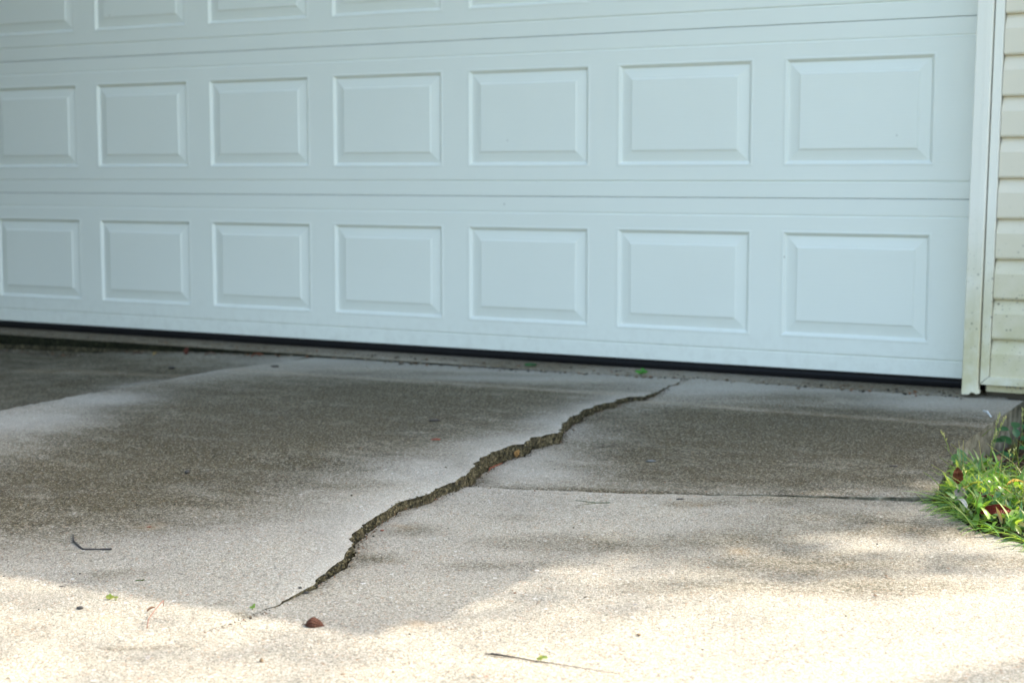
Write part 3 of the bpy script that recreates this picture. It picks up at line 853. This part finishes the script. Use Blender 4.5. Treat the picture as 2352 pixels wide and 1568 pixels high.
def dead_leaf(u, v, h, L, W, az, el, c, label, curl=.6, fold=.3, name='dead_leaf', cat='leaf', upv=(0, 0, 1), shape='oval', group=None):
    p = at(u, v, h); b = MB()
    a = math.radians(az) + YAW; e = math.radians(el)
    d = Vector((math.cos(a) * math.cos(e), math.sin(a) * math.cos(e), math.sin(e)))
    up = Vector(upv); side = d.cross(up).normalized(); up = side.cross(d).normalized()
    sd = random.uniform(0, 90); rows = []; NU, NV = 16, 10
    for i in range(NU + 1):
        t = i / NU
        w = W / 2 * max(.06, math.sin(math.pi * min(1, t ** .85)) ** .7) * (1 + .22 * noise.noise(Vector((t * 7, sd, 0))))
        row = []
        for j in range(NV + 1):
            q = 2 * j / NV - 1
            ww = w * (1 + (.18 * noise.noise(Vector((t * 14, sd, q * 2))) if abs(q) == 1 else 0))
            hz = fold * abs(q) * w + .22 * W * noise.noise(Vector((t * 3.2 + sd, q * 1.6, 2))) + .05 * W * noise.noise(Vector((t * 11, q * 6, sd)))
            bend = curl * L * .32 * (math.sin(math.pi * t) - .6)
            row.append(p + d * (t - .5) * L + side * ww * q + up * (hz + bend))
        rows.append(row)
    for i in range(NU):
        k = .75 + .5 * random.random()
        for j in range(NV):
            kk = k * (.8 + .4 * random.random())
            b.add([rows[i][j], rows[i][j + 1], rows[i + 1][j + 1], rows[i + 1][j]], [(0, 1, 2, 3)], tuple(x * kk for x in c))
    o = b.build(name, DRY, smooth=True, loc=p)
    sol = o.modifiers.new('thickness', 'SOLIDIFY'); sol.thickness = .0006
    tag(o, label, cat, group)
back = (sy * 1.0, -cy * 1.0, .25)
dead_leaf(2199, 1092, .055, .036, .022, 70, 80, (.17, .05, .018), 'upright brown dead leaf standing among the weeds at the back left', .35, .25, upv=back)
dead_leaf(2290, 1172, .045, .062, .019, -8, 4, (.15, .018, .007), 'dark red curled dead leaf lying on the grass near the concrete', .7, .5, upv=(sy * .8, -cy * .8, .5))
dead_leaf(2205, 1138, .045, .03, .02, 140, 30, (.42, .33, .27), 'crumpled pale pinkish dry leaf on the grass below the upright brown leaf', 1.2, .6, upv=back)
dead_leaf(2208, 1152, .04, .04, .010, 110, 10, (.55, .52, .45), 'bleached whitish leaf strip lying on the grass below the pinkish leaf', .6, .4)
dead_leaf(2240, 1110, .048, .03, .02, -30, 20, (.42, .42, .04), 'yellow leaf among the green blades in the middle of the weeds', .3, .3)
dead_leaf(2332, 1107, .045, .04, .014, 15, 5, (.5, .3, .04), 'orange-yellow narrow leaf at the right of the weed patch', .4, .4)
dead_leaf(2262, 1140, .035, .04, .025, 20, 10, (.12, .03, .02), 'reddish brown leaf half hidden under the grass above the dark red leaf', .5, .3)
# curled brown leaf on the sunny edge of the drive
def curled_leaf():
    p = at(724, 1438); b = MB()
    a = YAW + math.radians(-12); ax = Vector((math.cos(a), math.sin(a), 0)); ay = Vector((-math.sin(a), math.cos(a), 0))
    rows = []
    for i in range(13):
        t = i / 12; w = .0135 * math.sin(math.pi * min(.97, max(.03, t)) ** .8) ** .85
        hgt = .0128 * math.sin(math.pi * min(.98, max(.02, t)) ** .72) ** 1.0
        row = []
        for k in range(9):
            q = math.pi * k / 8 + .12 * noise.noise(Vector((t * 5, k * .6, 8)))
            row.append(p + ax * (t - .5) * .030 * (1 + .05 * noise.noise(Vector((t * 9, k, 0)))) - ay * w * math.cos(q) * 1.0 + Vector((0, 0, .001 + hgt * max(0.0, math.sin(q)) ** .8 * (1 + .05 * math.sin(t * 20)))))
        rows.append(row)
    kk = random.Random(3)
    for i in range(12):
        for j in range(8):
            k = .7 + .6 * random.random() * (1.2 if j in (3, 4) else .9)
            b.add([rows[i][j], rows[i][j + 1], rows[i + 1][j + 1], rows[i + 1][j]], [(0, 1, 2, 3)], (.085 * k, .03 * k, .016 * k))
    b.tube([p - ax * .0150 + Vector((0, 0, .002)), p - ax * .019 + Vector((0, 0, .0035)), p - ax * .022 + Vector((0, 0, .0015))], [.0008, .0007, .0005], 5, (.12, .06, .03))
    o = b.build('curled_leaf', DRY, smooth=True, loc=p)
    sol = o.modifiers.new('thickness', 'SOLIDIFY'); sol.thickness = .0006
    tag(o, 'curled brown leaf shell lying where the sunlit concrete begins', 'leaf')
curled_leaf()
# leaves caught along the garage floor's lip
for u, v, h, L, W, az, el, c, lab in (
    (429, 806, .012, .035, .02, 70, 70, (.10, .03, .02), 'dark red-brown leaf standing against the mossy lip under the door'),
    (355, 812, .006, .018, .014, 20, 30, (.5, .33, .1), 'small yellow leaf scrap against the mossy lip under the door'),
    (589, 815, .006, .05, .022, 5, 12, (.22, .05, .02), 'red-orange leaf lying at the end of the sunken gap under the door'),
    (481, 812, .005, .045, .016, -5, 10, (.14, .06, .04), 'brown leaf lying flat between two red leaves along the lip'),
    (315, 811, .004, .04, .02, 10, 5, (.08, .03, .02), 'faint dark leaf on the sunken slab left of the yellow scrap'),
    (1188, 1040, .012, .020, .013, 60, 55, (.42, .23, .08), 'orange-tan leaf scrap caught on the broken edge of the crack')):
    dead_leaf(u, v, h, L, W, az, el, c, lab, .5, .3)
def grit():
    b = MB(); B2 = MB()
    def bit(p, r, c):
        pts = []
        for k in range(6):
            d = Vector(((1, 0, 0), (0, 1, 0), (-1, 0, 0), (0, -1, 0), (0, 0, 1), (0, 0, -1))[k])
            pts.append(p + Vector((d.x * r * random.uniform(.6, 1.5), d.y * r * random.uniform(.6, 1.5), d.z * r * random.uniform(.3, .7))))
        b.add(pts, [(0, 1, 4), (1, 2, 4), (2, 3, 4), (3, 0, 4), (1, 0, 5), (2, 1, 5), (3, 2, 5), (0, 3, 5)], c)
    cols = [(.05, .04, .028), (.09, .065, .04), (.16, .11, .065), (.03, .026, .02), (.2, .09, .045), (.3, .26, .2)]
    for p, q in zip(crack_r[:-1], crack_r[1:]):              # crumbs along the foot of the crack
        if p[1] < -2.9: break
        for _ in range(3):
            t = random.random(); x = p[0] + (q[0] - p[0]) * t + abs(random.gauss(0, .009)); y = p[1] + (q[1] - p[1]) * t
            bit(Vector((x, y, ground_at(x, y) + .001)), random.uniform(.0008, .0028), random.choice(cols))
        if p[1] > -2.72:                                     # stones and moss standing out of the broken face
            for _ in range(5):
                t = random.random(); x = p[0] + (q[0] - p[0]) * t; y = p[1] + (q[1] - p[1]) * t
                g = float(np.interp(y, [-2.95, -2.8, -2.72, -2.55, -2.45, -2.3, -2.2, -.12], [.0003, .0018, .003, .007, .008, .007, .0035, .0035]))
                zt = float(z_s1(x - g, y)); zb_ = zt - float(step_h(np.float64(y))) - .004
                h = random.random() ** .8
                bit(Vector((x - g + random.uniform(-.002, .003), y, zb_ + (zt - .002 - zb_) * h)), random.uniform(.001, .0036), random.choice([(.05, .045, .025), (.09, .08, .04), (.14, .12, .06), (.17, .145, .075), (.03, .027, .018), (.03, .03, .02), (.22, .185, .11)]))
    for _ in range(160):                                     # and along the cross joint
        i = random.randrange(len(joint) - 1); x, y = joint[i]
        x += random.uniform(-.01, .01); y += random.gauss(.004, .006)
        bit(Vector((x, y, ground_at(x, y) + .001)), random.uniform(.0008, .0022), random.choice(cols))
    for _ in range(800):                                     # litter at the garage floor's lip
        x = random.uniform(-3.9, .15); y = -.125 - abs(random.gauss(0, .018)) if random.random() < .6 else random.uniform(-.1, -.035)
        bit(Vector((x, y, ground_at(x, y) + .002)), random.choice([.0015, .0022, .003, .0045, .007]), random.choice(cols))
    for _ in range(600):                                     # loose grit on the slabs
        x = random.uniform(-2.2, .5); y = random.uniform(-3.3, -.3)
        if in_poly(x, y, P1) or in_poly(x, y, P3) or in_poly(x, y, P2):
            bit(Vector((x, y, ground_at(x, y) + .0006)), random.choice([.0008, .001, .0013, .0018, .0026]), random.choice(cols))
    tag(b.build('grit', DRY), kind='stuff')
grit()

# ------------------------------------------------------------------ twigs, stems, pebbles, sprouts
def twig(pts, rads, mat, label, name='twig', cat='twig', n=6):
    P = [at(u, v, h) for u, v, h in pts]
    Q = []; R_ = []
    for i in range(len(P) - 1):
        for k in range(4):
            t = k / 4; Q.append(P[i].lerp(P[i + 1], t) + Vector((random.gauss(0, .0003), random.gauss(0, .0003), random.gauss(0, .0002)))); R_.append(rads[i] * (1 - t) + rads[i + 1] * t)
    Q.append(P[-1]); R_.append(rads[-1])
    b = MB(); b.tube(Q, [r * random.uniform(.85, 1.15) for r in R_], n)
    tag(b.build(name, mat, smooth=True, loc=P[0]), label, cat)
twig([(168, 1226, .004), (169, 1242, .003), (180, 1252, .002), (191, 1261, .0015), (220, 1261, .0015), (256, 1260, .003)], [.0011, .0019, .0024, .0023, .0019, .0022], TWIG, 'dark L-shaped twig lying on the shaded left slab')
twig([(338, 1442, .0005), (341, 1420, .012), (354, 1403, .018), (375, 1378, .022), (375.5, 1390, .013)], [.0008, .0008, .0008, .0008, .0007], STRAW, 'thin pinkish curved stem hooked at its tip on the sunlit concrete', 'leaf_stem', 'stem')
twig([(1113, 1501, .001), (1130, 1500, .003), (1160, 1505, .002), (1222, 1515, .0012), (1324, 1531, .0006), (1420, 1546, .0)], [.0005, .0016, .0015, .0009, .0004, 0.0001], TWIG, 'long tapering dark brown twig on the bright foreground concrete')
twig([(1321, 1148, .0012), (1345, 1151, .0012), (1369, 1154, .001), (1401, 1154, .001)], [.0004, .0006, .0008, .0009], simple('needle_green', (.07, .1, .05)), 'upper prong of the forked green pine needle on the front slab', 'pine_needle', 'needle')
twig([(1328, 1160, .001), (1345, 1157, .001), (1369, 1154.5, .001)], [.0004, .0005, .0007], simple('needle_olive', (.12, .12, .05)), 'lower olive prong of the forked pine needle on the front slab', 'pine_needle', 'needle')
twig([(1104.5, 1085, .002), (1125, 1073, .002), (1154, 1061, .002)], [.0016, .0014, .0008], REDBIT, 'reddish strip of bark lying along the foot of the cracked edge', 'bark_strip', 'bark')
twig([(142, 1338, .0006), (165, 1337, .001), (190, 1336, .0006)], [.0004, .0006, .0005], TWIG, 'short straight dark straw on the left slab below the twig', 'straw', 'straw')
twig([(2259, 943, .012), (2268, 946, .014), (2277, 957, .006)], [.0022, .003, .0015], WHITEBIT, 'small bluish white scrap on the right slab rim', 'plastic_scrap', 'scrap')
twig([(1447, 917, .0), (1450, 905, .012)], [.0012, .0006], TWIG, 'tiny dark stem sticking up from the crack near the door', 'stem_stub', 'stem')

def pebble(u, v, r, mat, label, sq=.7, name='pebble', cat='pebble', ln=1.0):
    p = at(u, v, r * sq * .7)
    b = MB(); sd = random.uniform(0, 50); rows = []
    a = random.uniform(0, 6.3) if ln == 1 else YAW + random.uniform(-.4, .4)
    for i in range(7):
        th = math.pi * i / 6; row = []
        for k in range(9):
            ph = 2 * math.pi * k / 9
            d = Vector((math.sin(th) * math.cos(ph), math.sin(th) * math.sin(ph), math.cos(th)))
            rr = r * (1 + .35 * noise.noise(d * 1.3 + Vector((sd, 0, 0))))
            x, y = d.x * rr * ln, d.y * rr
            row.append(p + Vector((x * math.cos(a) - y * math.sin(a), x * math.sin(a) + y * math.cos(a), d.z * rr * sq)))
        rows.append(row)
    b.grid(rows, close=True)
    tag(b.build(name, mat, smooth=True, loc=p), label, cat)
pebble(184, 1395, .0048, STONE, 'grey-brown pebble on the sunny left edge of the drive', .6, ln=1.25)
pebble(690, 1350, .0036, STONE, 'round black pebble beside the lower end of the crack')
pebble(705, 1361, .0042, STONE, 'black lump of grit plugging the lower end of the crack', .7, ln=1.3)
pebble(601, 1516, .0028, TANBIT, 'tan upright crumb with a shadow on the bright foreground', 1.5, 'crumb', 'crumb')
pebble(184, 1317, .0022, TWIG, 'tiny round dark seed below the L-shaped twig', .8, 'seed', 'seed')
pebble(9, 1323, .0025, STONE, 'small dark grain at the left picture edge')
pebble(141, 1346, .0028, TWIG, 'flat dark crumb just below the straw on the left slab', .4, 'crumb', 'crumb', 1.6)
pebble(89, 1398, .0015, STONE, 'tiny dark grain left of the grey-brown pebble')
pebble(788, 1443, .0026, TANBIT, 'flat tan crumb to the right of the curled brown leaf', .4, 'crumb', 'crumb', 1.7)
pebble(837, 1448, .0020, TWIG, 'dark crumb on the bright concrete right of the tan crumb', .5, 'crumb', 'crumb', 1.4)
pebble(941, 1455, .0016, TWIG, 'tiny dark crumb below the rusty patch', .5, 'crumb', 'crumb', 1.5)
pebble(788, 1547, .0026, TANBIT, 'flat brown flake at the bottom of the bright foreground', .35, 'flake', 'flake', 1.7)
pebble(1467, 1456, .0026, TANBIT, 'orange-brown husk alone on the bright concrete', .6, 'husk', 'husk', 1.3)
pebble(997, 965, .010, TWIG, 'dark curled scrap on the stained middle slab', .35, 'scrap', 'scrap', 1.6)
pebble(1001, 1009, .0075, REDBIT, 'small red-brown flake below the dark scrap on the middle slab', .3, 'flake', 'flake', 1.7)
pebble(495, 783, .011, STONE, 'dark lump of grit on the garage floor edge under the door', .7)
pebble(533, 800, .009, STONE, 'dark grit at the rim of the garage floor above the red leaf', .7)
pebble(631, 841, .010, TWIG, 'dark flat scrap on the pale back corner of the middle slab', .35, 'scrap', 'scrap', 1.6)
pebble(394, 844, .010, STONE, 'dark crumb on the sunken slab below the mossy lip', .4, 'crumb', 'crumb', 1.3)
pebble(430, 1083, .006, STONE, 'dark pebble alone on the stained left slab', .7)
pebble(2060, 899, .005, STONE, 'dark crumb on the floor rim near the white trim', .6, 'crumb', 'crumb')
pebble(878, 1217, .003, REDBIT, 'tiny red-brown flake below the cracked edge', .4, 'flake', 'flake', 1.5)
pebble(1495, 1058, .008, simple('blue_grey_stone', (.13, .135, .135)), 'flat blue-grey stone set in the right slab', .25, ln=1.6)
pebble(2052, 1070, .006, TWIG, 'flat dark scrap on the right slab near the grass', .3, 'scrap', 'scrap', 1.8)
pebble(1562, 1145, .0048, TWIG, 'dark flat chip behind the pine needle near the joint', .25, 'chip', 'chip', 2.0)
pebble(694, 1338, .002, TANBIT, 'tan fleck in the crack above the black grit', .8, 'fleck', 'fleck', 1.4)
pebble(737, 1320, .0042, TANBIT, 'pinkish tan chip wedged in the lower crack', .9, 'chip', 'chip', 1.2)
pebble(343, 1209, .003, REDBIT, 'tiny rusty fleck on a brown stain of the left slab', .3, 'fleck', 'fleck', 1.5)

def sprout(u, v, leaves, label, tint, h=.006):
    p = at(u, v); b = MB()
    for az, el, L, W in leaves:
        a = math.radians(az) + YAW; e = math.radians(el)
        q = p + Vector((random.gauss(0, .001), random.gauss(0, .001), h * random.uniform(.3, 1)))
        b.tube([p, q], [.0005, .0004], 4, tint)
        leaf_card(b, q, (math.cos(a) * math.cos(e), math.sin(a) * math.cos(e), math.sin(e)), (sy * .6, -cy * .6, .6), L, W, tuple(x * random.uniform(.8, 1.2) for x in tint), .3, .4, 5)
    tag(b.build('sprout', LEAF, smooth=True, loc=p), label, 'sprout')
sprout(252, 1378, [(60, 50, .008, .007), (150, 40, .008, .007), (-10, 20, .01, .006), (200, 10, .007, .006), (90, 80, .007, .006)], 'yellow-green sprout in the sunlight on the left edge of the drive', (.30, .35, .08))
sprout(266, 1380, [(10, 15, .006, .005), (170, 20, .006, .005)], 'tiny yellow-green sprout right beside the larger left sprout', (.30, .35, .08))
sprout(580, 1403, [(55, 55, .010, .005), (150, 25, .007, .004), (-30, 20, .005, .004)], 'bright green seedling growing from the lower end of the crack', (.17, .30, .06))
sprout(1242, 1518, [(80, 55, .009, .006), (170, 10, .008, .005), (-15, 10, .010, .005)], 'yellow-green seedling beside the long twig in the foreground', (.30, .37, .08))
sprout(324, 1337, [(20, 20, .011, .004), (190, 10, .012, .003), (100, 40, .006, .004), (-20, 40, .007, .003)], 'dark olive torn leaf tuft on the shaded left slab', (.06, .085, .02), .003)
sprout(1475, 861, [(10, 20, .024, .014), (170, 25, .024, .014), (90, 50, .02, .014), (60, 70, .016, .012), (-40, 20, .018, .01)], 'bright green weed in the seam below the garage door', (.08, .28, .03), .012)
sprout(1219, 843, [(10, 15, .024, .014), (170, 15, .024, .014), (90, 40, .02, .014)], 'dark green weed in the seam under the middle of the door', (.03, .12, .03), .008)

def scrap_leaf():
    dead_leaf(347, 1397, .006, .014, .005, 22, 22, (.3, .16, .1), 'folded tan leaf scrap beside the pinkish curved stem', .3, .9)
scrap_leaf()

# ------------------------------------------------------------------ trees that shade the place (outside the picture)
def sunlit(x, y):
    """wanted share of direct sun on the ground"""
    # open foreground with a ragged leafy border running from the drive's middle up to the lawn corner
    bx = [-.9, -.15, .2, .65, 1.2, 3]
    by = [-2.5, -2.74, -2.30, -1.86, -1.55, -1.2]
    yb = float(np.interp(x, bx, by))
    s = float(np.clip((yb - y) / .95 + .5, 0, 1))
    g = math.exp(-(((x - .74) / .37) ** 4 + ((y + 1.55) / .42) ** 4))
    lo = float(np.clip((y + 2.70 - 1.25 * (x - .584)) / .07 + .5, 0, 1)) if (x > .45 and y < -2.2) else 1
    s = min(max(s, g), max(lo, .1))
    s = min(s, float(np.interp(x, [-.6, 0, .35], [.60, .70, 1.0])))
    return 1.0 if s > .82 else s

def blocks_sun(q):
    t = (q.z + .08) / SUN[2]; x, y = q.x - SUN[0] * t, q.y - SUN[1] * t
    return -3.5 < x < 3 and -6 < y < .2 and sunlit(x, y) > .5

def tree(name, centre, radius, n_general, label, targets, tint, tr=.16):
    """a trunk with limbs and a crown of leaf cards; the crown stands between the sun and the shaded ground"""
    root = empty(name, (centre[0], centre[1], -.12))
    tag(root, label, 'tree', 'trees round the house')
    off_ = Vector(root.location)
    b = MB()
    C = Vector(centre)
    b.tube([Vector((C.x, C.y, -.3)) - off_, Vector((C.x + .1, C.y, C.z * .35)) - off_, C - off_], [tr * 1.4, tr, tr * .4], 8)
    for k in range(9):
        a = k * 2.4; z0 = C.z * (.4 + .06 * k)
        q0 = Vector((C.x + .05, C.y, z0)); q1 = C + Vector((math.cos(a) * radius[0] * .75, math.sin(a) * radius[1] * .75, (k % 3 - 1) * radius[2] * .5))
        if any(blocks_sun(q0.lerp(q1, f)) for f in (.2, .4, .6, .8, 1.0)): continue
        b.tube([q0 - off_, q0.lerp(q1, .5) + Vector((0, 0, .15)) - off_, q1 - off_], [tr * .4, tr * .22, .02], 6)
    b.build('trunk', BARK, root)
    lv = MB()
    def put(p, s):
        d = Vector((random.gauss(0, 1), random.gauss(0, 1), random.gauss(0, .6))).normalized()
        leaf_card(lv, p - off_, d, (random.gauss(0, 1), random.gauss(0, 1), random.gauss(0, 1)), s, s * .62, tuple(x * random.uniform(.7, 1.3) for x in tint), .2, .4, 3)
    S = Vector(SUN)
    def blocks(p):                                           # where this leaf's shadow lands
        t = (p.z + .08) / S.z
        return p.x - S.x * t, p.y - S.y * t
    n = 0; tries = 0
    while n < n_general and tries < n_general * 20:
        tries += 1
        v = Vector((random.gauss(0, 1), random.gauss(0, 1), random.gauss(0, 1))).normalized() * random.random() ** .4
        p = C + Vector((v.x * radius[0], v.y * radius[1], v.z * radius[2]))
        gx, gy = blocks(p)
        if -3.5 < gx < 3 and -6 < gy < .2 and sunlit(gx, gy) > .12: continue
        put(p, random.uniform(.10, .18)); n += 1
    for _ in range(targets):
        gx, gy = random.uniform(-1.5, 1.7), random.uniform(-3.7, -.3)
        if random.random() < sunlit(gx, gy) ** .8: continue  # crown leaves are placed to shape the wanted shade on the ground
        p0 = Vector((gx, gy, -.08)); oc = p0 - C
        # keep inside the crown's depth along the sun ray
        tm = -oc.dot(S)
        t = tm + random.uniform(-1.0, 1.0) * radius[2]
        put(p0 + S * t, random.uniform(.04, .075))
    lv.build('crown', TREELEAF, root)
    return root
mid = Vector((.4, -1.7, -.08)) + Vector(SUN) * 8.2
tree('shade_tree', (mid.x, mid.y, mid.z), (2.6, 2.6, 2.0), 2600, 'leafy tree behind the house corner at the right', 15000, (.07, .12, .03))
tree('shade_tree', (-5.05, -1.65, 2.6), (1.45, 1.5, 2.9), 17000, 'added unseen dense tree left of the drive, dimming the door', 0, (.022, .045, .016))  # unseen, added to block sky light from the door's left end
tree('shade_tree', (-4.4, -4.9, 3.2), (1.7, 1.7, 2.9), 9000, 'added unseen dark tree at the left front, dimming the door', 0, (.022, .045, .016))  # second added light blocker, deepens the door's falloff to the left
tree('shade_tree', (9.5, 9.0, 6.5), (3.5, 3.5, 3.0), 3500, 'tall tree on the lawn behind the house', 0, (.06, .11, .03), .25)
